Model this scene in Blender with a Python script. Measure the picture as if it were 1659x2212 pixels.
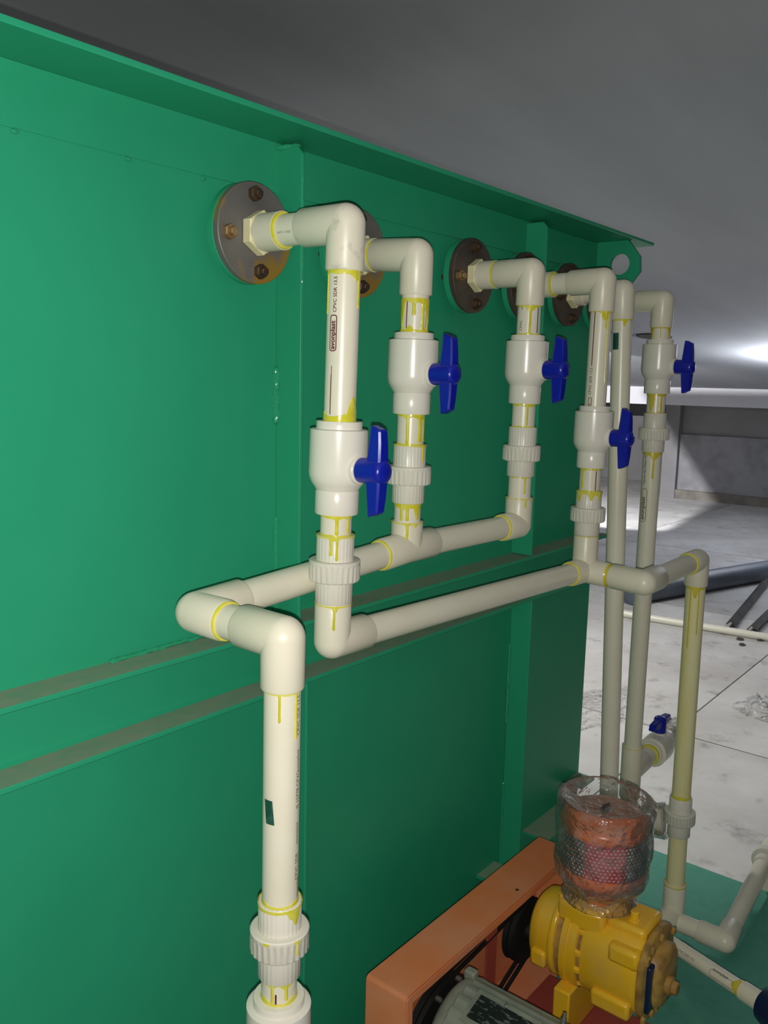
import bpy, math, random
from mathutils import Vector, Matrix, noise
random.seed(7)
for o in list(bpy.data.objects): bpy.data.objects.remove(o)
scene = bpy.context.scene
COL = scene.collection
H = 1.65                      # eye height; all z values below are relative to the eye
pi = math.pi
def V(x, y, z): return Vector((x, y, z + H))

# ------------------------------------------------------------------ camera, world, light, exposure
CAM = V(0, -1.1454, 0)
yaw, pit, rol = math.radians(38.8696), math.radians(8.725), math.radians(1.3248)
fw = Vector((math.cos(yaw)*math.cos(pit), math.sin(yaw)*math.cos(pit), -math.sin(pit)))
rt0 = Vector((math.sin(yaw), -math.cos(yaw), 0)); up0 = rt0.cross(fw)
rt = rt0*math.cos(rol) + up0*math.sin(rol); up = up0*math.cos(rol) - rt0*math.sin(rol)
cd = bpy.data.cameras.new('camera'); cam = bpy.data.objects.new('camera', cd); COL.objects.link(cam)
cd.sensor_fit = 'VERTICAL'; cd.sensor_height = 24.0; cd.lens = 1859.94/2212*24.0
cd.clip_start = 0.02; cd.clip_end = 100
m3 = Matrix((rt, up, -fw)).transposed()
cam.matrix_world = Matrix.Translation(CAM) @ m3.to_4x4()
scene.camera = cam

w = bpy.data.worlds.new('world'); scene.world = w; w.use_nodes = True
bg = w.node_tree.nodes['Background']; bg.inputs[0].default_value = (.72, .82, 1.0, 1); bg.inputs[1].default_value = 0.016
scene.view_settings.view_transform = 'Standard'; scene.view_settings.look = 'None'
scene.view_settings.exposure = 0.0; scene.view_settings.gamma = 1.0; scene.view_settings.use_curve_mapping = False

def lamp(name, kind, loc, energy, size, color=(1, 1, 1)):
    d = bpy.data.lights.new(name, kind); d.energy = energy; d.color = color
    if kind == 'AREA': d.size = size
    else: d.shadow_soft_size = size
    o = bpy.data.objects.new(name, d); COL.objects.link(o); o.location = loc
    return o
# the phone's own flash, just under its lens
flash = lamp('phone_flash', 'POINT', CAM - up*0.020 - fw*0.004, 59, 0.0035, (1.0, .98, .93))
LAMP_A = V(7.5, 3.61, .38)     # hooded floodlight far behind the tank, aimed at the back wall
LAMP_C = V(3.9, 1.62, .68)      # hooded pendant behind the tank end, over the near floor
LAMP_B = V(9.2, .45, -.10)      # tray lamp thrown up at the soffit
lampA_light = lamp('floodlight_light', 'SPOT', LAMP_A, 1000, 0.008, (.97, .97, 1.0))
lampA_light.data.spot_size = math.radians(58); lampA_light.data.spot_blend = .3
lampA_light.rotation_euler = (Vector((12.0, 3.2, .35)) - LAMP_A).to_track_quat('-Z', 'Y').to_euler()
lampC_light = lamp('pendant_light', 'SPOT', LAMP_C - Vector((0, 0, .03)), 225, .06, (1.0, .98, .95))
lampC_light.data.spot_size = math.radians(110); lampC_light.data.spot_blend = .35
lampB_light = lamp('tray_light', 'AREA', LAMP_B + Vector((0, 0, .05)), 115, .3, (.93, .96, 1.0))
lampB_light.rotation_euler = (pi, 0, 0); lampB_light.data.shape = 'RECTANGLE'; lampB_light.data.size_y = 1.4

# ------------------------------------------------------------------ materials
MATS = {}
def nodes_of(name):
    m = bpy.data.materials.new(name); m.use_nodes = True
    nt = m.node_tree; b = nt.nodes['Principled BSDF']; return m, nt, b
def ramp(nt, src, stops):
    r = nt.nodes.new('ShaderNodeValToRGB'); cr = r.color_ramp
    while len(cr.elements) < len(stops): cr.elements.new(.5)
    for e, (p, c) in zip(cr.elements, stops): e.position = p; e.color = (*c, 1)
    nt.links.new(src, r.inputs[0]); return r.outputs[0]
def noisetex(nt, scale, detail=4, rough=.55, coord='Object', stretch=None):
    tc = nt.nodes.new('ShaderNodeTexCoord'); n = nt.nodes.new('ShaderNodeTexNoise')
    n.inputs['Scale'].default_value = scale; n.inputs['Detail'].default_value = detail; n.inputs['Roughness'].default_value = rough
    src = tc.outputs[coord]
    if stretch:
        mp = nt.nodes.new('ShaderNodeMapping'); mp.inputs['Scale'].default_value = stretch
        nt.links.new(src, mp.inputs[0]); src = mp.outputs[0]
    nt.links.new(src, n.inputs['Vector']); return n.outputs[0]
def mixc(nt, fac, a, b):
    x = nt.nodes.new('ShaderNodeMix'); x.data_type = 'RGBA'
    if isinstance(fac, float): x.inputs[0].default_value = fac
    else: nt.links.new(fac, x.inputs[0])
    for s, i in ((a, 6), (b, 7)):
        if isinstance(s, tuple): x.inputs[i].default_value = (*s, 1)
        else: nt.links.new(s, x.inputs[i])
    return x.outputs[2]
def mathn(nt, op, a, b=None, c=None):
    x = nt.nodes.new('ShaderNodeMath'); x.operation = op
    for i, s in enumerate((a, b, c)):
        if s is None: continue
        if isinstance(s, (int, float)): x.inputs[i].default_value = s
        else: nt.links.new(s, x.inputs[i])
    return x.outputs[0]
def bump(nt, b, src, strength, dist=.002):
    n = nt.nodes.new('ShaderNodeBump'); n.inputs['Strength'].default_value = strength; n.inputs['Distance'].default_value = dist
    nt.links.new(src, n.inputs['Height']); nt.links.new(n.outputs[0], b.inputs['Normal'])
def mat(name, col, rough=.5, metal=0., col2=None, scale=8., lo=.4, hi=.65, bumps=None, spec=None, detail=4, stretch=None, coat=0.):
    m, nt, b = nodes_of(name)
    b.inputs['Roughness'].default_value = rough; b.inputs['Metallic'].default_value = metal
    if spec is not None: b.inputs['Specular IOR Level'].default_value = spec
    if coat: b.inputs['Coat Weight'].default_value = coat; b.inputs['Coat Roughness'].default_value = .12
    if col2 is None: b.inputs['Base Color'].default_value = (*col, 1)
    else:
        n = noisetex(nt, scale, detail, stretch=stretch)
        nt.links.new(ramp(nt, n, [(lo, col), (hi, col2)]), b.inputs['Base Color'])
    if bumps: bump(nt, b, noisetex(nt, bumps[0], 3), bumps[1], bumps[2] if len(bumps) > 2 else .002)
    MATS[name] = m; return m

mat('cpvc', (.81, .762, .615), .30, col2=(.78, .725, .57), scale=9, bumps=(260, .05, .001))
mat('cpvc_fitting', (.79, .737, .585), .34, col2=(.76, .70, .545), scale=12, bumps=(180, .06, .001))
mat('cpvc_smudged', (.77, .715, .57), .38, col2=(.40, .38, .31), scale=26, lo=.58, hi=.78, bumps=(180, .06, .001))
mat('cpvc_stained', (.84, .77, .46), .36, col2=(.78, .68, .27), scale=5, lo=.35, hi=.7, stretch=(6, 6, .7))
mat('cpvc_pale', (.82, .76, .45), .35)
mat('valve_white', (.80, .76, .655), .26, bumps=(220, .04, .001))
mat('union_white', (.76, .72, .62), .34, col2=(.72, .675, .56), scale=14)
mat('cement', (.66, .61, .03), .2, col2=(.74, .68, .12), scale=60)
mat('cement_old', (.66, .55, .06), .25)
mat('blue', (.004, .012, .33), .30, bumps=(120, .05, .001))
mat('print_red', (.13, .012, .02), .6)
mat('print_black', (.035, .03, .03), .6)
mat('green_tape', (.012, .07, .045), .3, col2=(.03, .12, .085), scale=70)
mat('orange', (.80, .21, .055), .55, col2=(.78, .29, .14), scale=5, lo=.35, hi=.6, bumps=(40, .05))
mat('orange_gloss', (.75, .17, .03), .28)
mat('red_inside', (.34, .055, .035), .7)
mat('yellow', (.88, .50, .020), .24, col2=(.80, .47, .07), scale=11, lo=.45, hi=.7, bumps=(45, .12, .003))
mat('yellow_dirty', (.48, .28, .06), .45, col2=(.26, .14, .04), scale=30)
mat('motor_grey', (.27, .28, .225), .42, col2=(.20, .21, .165), scale=16, bumps=(60, .15, .003))
mat('black', (.008, .008, .008), .6)
mat('plate_black', (.015, .017, .016), .3, col2=(.11, .115, .11), scale=95, lo=.55, hi=.6, detail=2, stretch=(1.6, .55, 1.6))
mat('bright_steel', (.45, .43, .40), .35, .9)
mat('bolt_rust', (.10, .055, .025), .55, .3, col2=(.05, .035, .025), scale=60)
mat('bolt_brass', (.33, .20, .09), .45, .4, col2=(.22, .12, .05), scale=60)
mat('dark_blue', (.006, .018, .06), .35)
mat('grey_pvc', (.13, .15, .19), .45, col2=(.10, .115, .145), scale=3)
mat('white_pvc', (.80, .77, .66), .35)
mat('dark_steel', (.045, .04, .037), .7, col2=(.085, .075, .065), scale=14)
mat('paint_white', (.84, .83, .87), .7, col2=(.80, .79, .83), scale=2)
mat('wall_rough', (.34, .335, .345), .9, col2=(.24, .235, .245), scale=3.2, bumps=(14, .5, .02))
mat('wall_smooth', (.27, .26, .26), .85, col2=(.23, .22, .22), scale=2)
mat('skirting', (.26, .235, .20), .9, col2=(.18, .16, .14), scale=5)
mat('soffit', (.49, .51, .55), .75, col2=(.42, .435, .47), scale=.9, lo=.35, hi=.7, bumps=(30, .10, .006), stretch=(.5, 2.2, 1))
mat('joint', (.13, .12, .11), .95)
mat('bulb', (1, 1, 1), .3)
def glow(name, col, s):
    m, nt, b = nodes_of(name); b.inputs['Emission Color'].default_value = (*col, 1); b.inputs['Emission Strength'].default_value = s; MATS[name] = m
glow('bulb_glow', (1, .97, .92), 12.)

# concrete floor: mottled, stained
m, nt, b = nodes_of('concrete')
n1 = noisetex(nt, 1.1, 6, .6); n2 = noisetex(nt, 5.5, 5, .65); n3 = noisetex(nt, 38, 3)
c = ramp(nt, n1, [(.32, (.40, .38, .36)), (.62, (.61, .595, .58))])
st = ramp(nt, n2, [(.28, (1, 1, 1)), (.44, (0, 0, 0))])
c = mixc(nt, mathn(nt, 'MULTIPLY', st, .7), c, (.20, .18, .165))
nt.links.new(c, b.inputs['Base Color']); b.inputs['Roughness'].default_value = .75; bump(nt, b, n3, .12, .004); MATS['concrete'] = m

# green gloss paint, grey dust lying on the upward faces
def green(name, base, base2, dust, amount, rough, spec=.22):
    m, nt, b = nodes_of(name)
    n = noisetex(nt, 3.0, 3); c = ramp(nt, n, [(.35, base), (.7, base2)])
    g = nt.nodes.new('ShaderNodeNewGeometry'); sp = nt.nodes.new('ShaderNodeSeparateXYZ'); nt.links.new(g.outputs['True Normal'], sp.inputs[0])
    upf = mathn(nt, 'MULTIPLY', mathn(nt, 'GREATER_THAN', sp.outputs[2], .9), amount)
    nd = ramp(nt, noisetex(nt, 30, 5, .7), [(.25, (.55, .55, .55)), (.6, (1, 1, 1))])
    fac = mathn(nt, 'MULTIPLY', upf, nd)
    nt.links.new(mixc(nt, fac, c, dust), b.inputs['Base Color'])
    r = mathn(nt, 'ADD', mathn(nt, 'MULTIPLY', fac, .6), rough); nt.links.new(r, b.inputs['Roughness'])
    b.inputs['Specular IOR Level'].default_value = spec
    bump(nt, b, noisetex(nt, 55, 3), .10, .002); MATS[name] = m
green('green', (.024, .335, .172), (.028, .36, .190), (.30, .33, .24), .85, .38)
green('green_wet', (.024, .325, .160), (.028, .35, .175), (.05, .33, .17), .1, .10, .8)
green('deck_green', (.022, .23, .155), (.03, .26, .18), (.16, .38, .30), .55, .45)

# flange steel, one greyer with yellow chromate, the others browner
def flange_mat(name, a, bb, y, lo):
    m, nt, b = nodes_of(name)
    c = ramp(nt, noisetex(nt, 9, 5, .6), [(.35, a), (.65, bb)])
    f = ramp(nt, noisetex(nt, 11, 2), [(lo, (0, 0, 0)), (lo + .1, (1, 1, 1))])
    nt.links.new(mixc(nt, f, c, y), b.inputs['Base Color'])
    b.inputs['Metallic'].default_value = .25; b.inputs['Roughness'].default_value = .5; bump(nt, b, noisetex(nt, 90, 4), .2); MATS[name] = m
flange_mat('flange_grey', (.155, .145, .135), (.21, .19, .17), (.36, .215, .035), .53)
flange_mat('flange_brown', (.075, .058, .046), (.13, .10, .085), (.16, .10, .05), .60)

# perforated sheet of the filter, pale dots on dark metal, wine red label over the middle
def perf():
    m, nt, b = nodes_of('perforated')
    tc = nt.nodes.new('ShaderNodeTexCoord'); sp = nt.nodes.new('ShaderNodeSeparateXYZ'); nt.links.new(tc.outputs['Object'], sp.inputs[0])
    ang = mathn(nt, 'ARCTAN2', sp.outputs[1], sp.outputs[0])
    PITCH = .0098
    u = mathn(nt, 'MULTIPLY', ang, .098/PITCH); v = mathn(nt, 'DIVIDE', sp.outputs[2], PITCH*.80)
    row = mathn(nt, 'FLOOR', v); off = mathn(nt, 'MULTIPLY', mathn(nt, 'MODULO', mathn(nt, 'ABSOLUTE', row), 2.0), .5)
    du = mathn(nt, 'SUBTRACT', mathn(nt, 'FRACT', mathn(nt, 'ADD', u, off)), .5); dv = mathn(nt, 'SUBTRACT', mathn(nt, 'FRACT', v), .5)
    d2 = mathn(nt, 'ADD', mathn(nt, 'MULTIPLY', du, du), mathn(nt, 'MULTIPLY', dv, dv))
    dot = mathn(nt, 'LESS_THAN', d2, .075)
    lab = mathn(nt, 'LESS_THAN', mathn(nt, 'ABSOLUTE', mathn(nt, 'SUBTRACT', ang, -2.70)), .52)
    dots = mixc(nt, lab, (.62, .56, .53), (.58, .40, .38)); base = mixc(nt, lab, (.12, .085, .085), (.48, .010, .030))
    nt.links.new(mixc(nt, dot, base, dots), b.inputs['Base Color']); b.inputs['Roughness'].default_value = .45; MATS['perforated'] = m
perf()
# clear plastic film
def film(name, haze, sc):
    m = bpy.data.materials.new(name); m.use_nodes = True; nt = m.node_tree; nt.nodes.clear()
    out = nt.nodes.new('ShaderNodeOutputMaterial'); tr = nt.nodes.new('ShaderNodeBsdfTransparent'); gl = nt.nodes.new('ShaderNodeBsdfGlossy'); df = nt.nodes.new('ShaderNodeBsdfDiffuse')
    gl.inputs['Roughness'].default_value = .07; gl.inputs['Color'].default_value = (.9, .9, .9, 1); df.inputs['Color'].default_value = (.75, .75, .74, 1)
    bp = nt.nodes.new('ShaderNodeBump'); bp.inputs['Strength'].default_value = 1.0; bp.inputs['Distance'].default_value = .012
    nt.links.new(noisetex(nt, sc, 3, .6), bp.inputs['Height'])
    nt.links.new(bp.outputs[0], gl.inputs['Normal'])
    fr = nt.nodes.new('ShaderNodeFresnel'); fr.inputs[0].default_value = 1.45; nt.links.new(bp.outputs[0], fr.inputs['Normal'])
    m1 = nt.nodes.new('ShaderNodeMixShader'); nt.links.new(mathn(nt, 'MINIMUM', mathn(nt, 'MULTIPLY', fr.outputs[0], 1.8), .9), m1.inputs[0]); nt.links.new(tr.outputs[0], m1.inputs[1]); nt.links.new(gl.outputs[0], m1.inputs[2])
    m2 = nt.nodes.new('ShaderNodeMixShader')
    hz = ramp(nt, noisetex(nt, sc*.6, 4, .7), [(.45, (haze*.4,)*3), (.75, (haze*2.2,)*3)])
    nt.links.new(hz, m2.inputs[0]); nt.links.new(m1.outputs[0], m2.inputs[1]); nt.links.new(df.outputs[0], m2.inputs[2])
    nt.links.new(m2.outputs[0], out.inputs[0]); MATS[name] = m
film('film', .13, 30)
film('film_sheet', .09, 26)

# ------------------------------------------------------------------ mesh helpers
def frame(T):
    T = T.normalized(); a = Vector((0, 0, 1)) if abs(T.z) < .9 else Vector((1, 0, 0))
    e1 = (a - T*a.dot(T)).normalized(); return T, e1, e1.cross(T)
def camframe(P, T):
    T = T.normalized(); a = CAM - P; e1 = (a - T*a.dot(T)).normalized(); return T, e1, e1.cross(T)
class M:
    def __init__(s): s.v = []; s.f = []
    def add(s, vs, fs):
        n = len(s.v); s.v += [Vector(x) for x in vs]; s.f += [tuple(i + n for i in f) for f in fs]; return s
    def rev(s, prof, P, T, seg=32, mod=None, fr=None):
        T, e1, e2 = fr or frame(T); vs = []; rings = []
        for t, r in prof:
            if r < 1e-6: rings.append([len(vs)]); vs.append(P + T*t)
            else:
                rings.append(list(range(len(vs), len(vs) + seg)))
                for i in range(seg):
                    a = 2*pi*i/seg; rr = r*(mod(i, t) if mod else 1)
                    vs.append(P + T*t + (e1*math.cos(a) + e2*math.sin(a))*rr)
        fs = []
        for A, B in zip(rings, rings[1:]):
            for i in range(seg):
                j = (i + 1) % seg
                if len(A) == 1 and len(B) == 1: continue
                if len(A) == 1: fs.append((A[0], B[j], B[i]))
                elif len(B) == 1: fs.append((A[i], A[j], B[0]))
                else: fs.append((A[i], A[j], B[j], B[i]))
        return s.add(vs, fs)
    def sphere(s, C, r, seg=32, rings=16):
        return s.rev([(-r*math.cos(pi*k/rings), r*math.sin(pi*k/rings)) for k in range(rings + 1)], C, Vector((0, 0, 1)), seg)
    def box(s, lo, hi, Mx=None):
        x0, y0, z0 = lo; x1, y1, z1 = hi
        vs = [Vector(p) for p in ((x0, y0, z0), (x1, y0, z0), (x1, y1, z0), (x0, y1, z0), (x0, y0, z1), (x1, y0, z1), (x1, y1, z1), (x0, y1, z1))]
        if Mx: vs = [Mx @ p for p in vs]
        return s.add(vs, [(3, 2, 1, 0), (4, 5, 6, 7), (0, 1, 5, 4), (1, 2, 6, 5), (2, 3, 7, 6), (3, 0, 4, 7)])
    def prism(s, poly, O, U, W_, D):
        n = len(poly); vs = [O + U*a + W_*b for a, b in poly]; vs += [x + D for x in vs]
        return s.add(vs, [tuple(range(n))[::-1], tuple(range(n, 2*n))] + [(i, (i + 1) % n, (i + 1) % n + n, i + n) for i in range(n)])
    def loft(s, rings, cap=True):
        n = len(rings[0]); vs = [p for r in rings for p in r]; fs = []
        for k in range(len(rings) - 1):
            for i in range(n):
                j = (i + 1) % n; fs.append((k*n + i, k*n + j, (k + 1)*n + j, (k + 1)*n + i))
        if cap: fs += [tuple(range(n))[::-1], tuple(range((len(rings) - 1)*n, len(rings)*n))]
        return s.add(vs, fs)
    def tube(s, pts, r, seg=10):
        rings = []
        for k, p in enumerate(pts):
            T = (pts[min(k + 1, len(pts) - 1)] - pts[max(k - 1, 0)]); T, e1, e2 = frame(T)
            rings.append([p + (e1*math.cos(2*pi*i/seg) + e2*math.sin(2*pi*i/seg))*r for i in range(seg)])
        return s.loft(rings)
def build(name, m, material, parent=None, sharp=38, bevel=0):
    base = Vector((0, 0, 0))
    if parent is not None:
        base = parent.matrix_world.translation if parent.parent is None else Vector(parent['_o'])
    if parent is None:
        xs = [v.x for v in m.v]; ys = [v.y for v in m.v]; zs = [v.z for v in m.v]
        base = Vector(((min(xs) + max(xs))/2, (min(ys) + max(ys))/2, min(zs)))
    me = bpy.data.meshes.new(name); me.from_pydata([v - base for v in m.v], [], m.f); me.update()
    import bmesh
    bm = bmesh.new(); bm.from_mesh(me); bmesh.ops.recalc_face_normals(bm, faces=bm.faces); bm.to_mesh(me); bm.free()
    for p in me.polygons: p.use_smooth = True
    me.set_sharp_from_angle(angle=math.radians(sharp))
    me.materials.append(MATS[material])
    o = bpy.data.objects.new(name, me); COL.objects.link(o)
    if parent is not None: o.parent = parent
    else: o.location = base; o.matrix_world = Matrix.Translation(base)
    o['_o'] = list(base)
    if bevel:
        b = o.modifiers.new('bevel', 'BEVEL'); b.width = bevel; b.segments = 2; b.limit_method = 'ANGLE'; b.angle_limit = math.radians(40)
    return o
def thing(name, label, cat, loc, group=None):
    o = bpy.data.objects.new(name, None); COL.objects.link(o); o.location = loc; o.matrix_world = Matrix.Translation(loc)
    o.empty_display_size = .05; o['label'] = label; o['category'] = cat
    if group: o['group'] = group
    return o
def tag(o, label, cat, group=None, kind=None):
    o['label'] = label; o['category'] = cat
    if group: o['group'] = group
    if kind: o['kind'] = kind
    return o
def struct(o, label=None):
    o['kind'] = 'structure'
    if label: o['label'] = label
    return o

# ------------------------------------------------------------------ the setting
fl = M().box((-4, -7.5, -.25), (16.5, 8.5, -.012)); floor = struct(build('floor', fl, 'joint'))
slab_size = (2.392, 2.392)
sm = M().box((-1.196, -1.196, -.012), (1.196, 1.196, 0)); first = None
for i in range(-3, 5):
    for j in range(-3, 4):
        cx_, cy_ = 3.97 + 2.4*(i + .5), .235 + 2.4*(j + .5)
        if cx_ < -3 or cx_ > 15.3: continue
        if first is None:
            first = build('slab', M().add([v + Vector((cx_, cy_, 0)) for v in sm.v], sm.f), 'concrete', floor)
            me0 = first.data; me0.transform(Matrix.Translation(-Vector((cx_, cy_, 0)) + Vector(floor.location)))
            first.location = Vector((cx_, cy_, 0)) - Vector(floor.location)
        else:
            o = first.copy(); COL.objects.link(o); o.location = Vector((cx_, cy_, 0)) - Vector(floor.location)
def cz(x): return 1.25 - .1*x
cl = M(); vs = []
for x in (-4, 16.5):
    for y in (-7.5, 8.5): vs += [V(x, y, cz(x)), V(x, y, cz(x) + .25)]
cl.add(vs, [(0, 2, 6, 4), (1, 5, 7, 3), (0, 1, 3, 2), (4, 6, 7, 5), (0, 4, 5, 1), (2, 3, 7, 6)])
struct(build('ceiling', cl, 'soffit'))
wf = M().box((12.75, -7.5, 0), (13.1, 3.55, H - .70)); wall_far = struct(build('wall_far', wf, 'wall_rough'))
build('recess_band', M().box((12.80, -7.5, H - .70), (13.1, 3.55, H - .27)), 'wall_smooth', wall_far)
build('white_beam', M().box((12.62, -7.5, H - .27), (13.1, 8.5, H + .02)), 'paint_white', wall_far)
build('skirting', M().box((12.68, -7.5, 0), (12.749, 3.55, .13)), 'skirting', wall_far)
build('corner_pilaster', M().box((12.66, 3.5, 0), (13.1, 3.72, H - .27)), 'wall_smooth', wall_far)
wl = M().box((14.6, 3.3, 0), (14.9, 8.5, H - .15)); struct(build('wall_far_bay', wl, 'wall_smooth'))

# ------------------------------------------------------------------ the green tank
tank = thing('steel_tank', 'large green painted steel tank with ribs and a horizontal channel', 'tank', V(1.2, .75, -H))
TX0, TX1 = .25, 2.446
build('side_plate', M().box((TX0, 0, .06), (TX1, .008, H + .402)), 'green', tank)
build('upper_plate', M().box((TX0, -.0035, H + .318), (TX1 - .002, -.0002, H + .402)), 'green', tank, bevel=.001)
build('end_plate', M().box((TX1, 0, .06), (TX1 + .008, 1.5, H + .402)), 'green', tank)
build('back_plate', M().box((TX0, 1.5, .06), (TX1 + .008, 1.508, H + .402)), 'green', tank)
build('near_end_plate', M().box((TX0 - .008, 0, .06), (TX0, 1.508, H + .402)), 'green', tank)
build('top_rim', M().box((TX0 - .05, -.115, H + .402), (TX1 + .055, 1.56, H + .411)), 'green', tank, bevel=.0015)
def rib(x, ztop, zbot, slope=.0):
    m = M(); d = .061
    m.prism([(0, zbot), (-d, zbot), (-d, ztop - slope), (-d + .012, ztop), (0, ztop)], Vector((x - .004, 0, H)), Vector((0, 1, 0)), Vector((0, 0, 1)), Vector((.008, 0, 0)))
    return m
for x, zt, zb in ((1.105, .392, -.446), (1.966, .396, -.446)): build('stiffener_rib', rib(x, zt, zb, .014), 'green', tank, bevel=.0015)
for x, zt, zb in ((1.128, -.567, -1.45), (1.982, -.567, -1.45)): build('stiffener_rib', rib(x, zt, zb), 'green', tank, bevel=.0015)
# channel with flanges outward
ch = []
prof = [(0, -.447), (-.058, -.449), (-.060, -.451), (-.060, -.456), (-.058, -.458), (-.014, -.460), (-.008, -.466), (-.007, -.472), (-.007, -.545), (-.008, -.551), (-.014, -.556), (-.066, -.558), (-.068, -.560), (-.068, -.565), (-.066, -.567), (0, -.568)]
build('channel_rail', M().prism(prof, Vector((TX0, 0, H)), Vector((0, 1, 0)), Vector((0, 0, 1)), Vector((TX1 - TX0 - .002, 0, 0))), 'green', tank, sharp=30)
# weld beads
def bead(pts, r, amp, seed, step=.004):
    P = [];
    for a, b in zip(pts, pts[1:]):
        n = max(2, int((b - a).length/step)); P += [a.lerp(b, k/n) for k in range(n)]
    P.append(pts[-1]); m = M(); rings = []
    for k, p in enumerate(P):
        T = P[min(k + 1, len(P) - 1)] - P[max(0, k - 1)]; T, e1, e2 = frame(T); ring = []
        for i in range(8):
            rr = r*(1 + amp*noise.noise(Vector((k*.55 + seed, i*.8, seed))))
            if k in (0, len(P) - 1): rr *= .3
            ring.append(p + (e1*math.cos(2*pi*i/8) + e2*math.sin(2*pi*i/8))*rr)
        rings.append(ring)
    return m.loft(rings)
build('weld_bead', bead([V(1.099, -.002, .02), V(1.099, -.002, -.085)], .0065, .5, 3), 'green_wet', tank)
build('weld_bead', bead([V(1.100, -.002, -.255), V(1.100, -.002, -.44)], .005, .3, 9), 'green_wet', tank)
build('weld_bead', bead([V(1.096, -.003, .393), V(1.108, -.05, .393)], .004, .5, 5), 'green_wet', tank)
build('weld_bead', bead([V(1.976, -.002, -.70), V(1.976, -.002, -.93)], .004, .3, 15), 'green_wet', tank)
build('weld_bead', bead([V(1.976, -.002, -1.10), V(1.976, -.002, -1.4)], .004, .3, 25), 'green_wet', tank)
build('weld_bead', bead([V(1.104, -.060, .34), V(1.104, -.060, .30), V(1.104, -.060, .16)], .002, .5, 35), 'green_wet', tank)
for k, (x, z) in enumerate(((.615, .314), (.79, .314), (.93, .313), (1.05, .313))):
    build('weld_tack', bead([V(x, -.003, z), V(x + .012, -.003, z - .001)], .003, .5, k*3.1), 'green_wet', tank)
build('weld_bead', bead([V(.95, -.006, -.443), V(.74, -.006, -.445)], .0035, .6, 41), 'green_wet', tank)
# lifting lug with an eye
lug = [(0, .402), (-.095, .402), (-.113, .380), (-.131, .357), (-.134, .315), (-.112, .287), (-.085, .268), (0, .262)]
hole = [(-.073 + .029*math.cos(2*pi*k/24), .338 + .029*math.sin(2*pi*k/24)) for k in range(24)]
mm = M(); n = 48
def outer(a):
    dx, dz = math.cos(a), math.sin(a); best = 9
    for (y0, z0), (y1, z1) in zip(lug, lug[1:] + lug[:1]):
        ex, ez = y1 - y0, z1 - z0; den = dx*ez - dz*ex
        if abs(den) < 1e-9: continue
        t = ((y0 + .073)*ez - (z0 - .338)*ex)/den; u = ((y0 + .073)*dz - (z0 - .338)*dx)/den
        if t > 0 and -1e-6 <= u <= 1 + 1e-6: best = min(best, t)
    return best
angs = sorted([2*pi*k/n for k in range(n)] + [math.atan2(z - .338, y + .073) % (2*pi) for y, z in lug])
vs = []
for xx in (2.366, 2.378):
    for a in angs:
        for r in (.029, outer(a)): vs.append(Vector((xx, -.073 + r*math.cos(a), H + .338 + r*math.sin(a))))
N = len(angs); fs = []
for i in range(N):
    j = (i + 1) % N
    fs += [(2*i, 2*j, 2*j + 1, 2*i + 1), (2*N + 2*i, 2*N + 2*i + 1, 2*N + 2*j + 1, 2*N + 2*j), (2*i + 1, 2*j + 1, 2*N + 2*j + 1, 2*N + 2*i + 1), (2*i, 2*N + 2*i, 2*N + 2*j, 2*j)]
mm.add(vs, fs); build('lifting_lug', mm, 'green', tank)
# small cleats low on the wall, mostly behind the guard and the filter
build('cleat', M().box((1.86, -.05, H - 1.335), (1.95, 0, H - 1.325)), 'green', tank)
build('cleat', M().box((2.10, -.085, H - 1.305), (2.40, 0, H - 1.297)), 'green', tank)
build('cleat', M().box((2.36, -.06, H - 1.245), (2.446, 0, H - 1.237)), 'green', tank)
build('base_frame', M().box((TX0, -.02, .001), (TX1, 1.52, .06)), 'green', tank)

# ------------------------------------------------------------------ piping helpers
R = .025; RF = .0298
def pipe(parent, A, B, r=R, material='cpvc', name='pipe'):
    d = B - A; L = d.length
    return build(name, M().rev([(0, r*.8), (0, r), (L, r), (L, r*.8)], A, d, 40), material, parent)
def arm(m, C, d, L, r=RF):
    m.rev([(0, r), (L - .003, r), (L, r - .0015), (L, R - .001)], C, d, 40)
def elbow(parent, C, d1, d2, L1=.07, L2=.07, material='cpvc_fitting', r=RF):
    d1 = d1.normalized(); d2 = d2.normalized(); m = M(); m.sphere(C, r, 40, 20)
    arm(m, C, d1, L1, r); arm(m, C, d2, L2, r)
    o = build('elbow', m, material, parent)
    sp = d1.cross(d2).normalized()                                      # moulding ribs along the sockets
    return o
def tee(parent, C, arms, material='cpvc_fitting', r=RF):
    m = M(); m.sphere(C, r*.998, 40, 20)
    for d, L in arms: arm(m, C, d.normalized(), L, r)
    return build('tee', m, material, parent)
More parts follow.
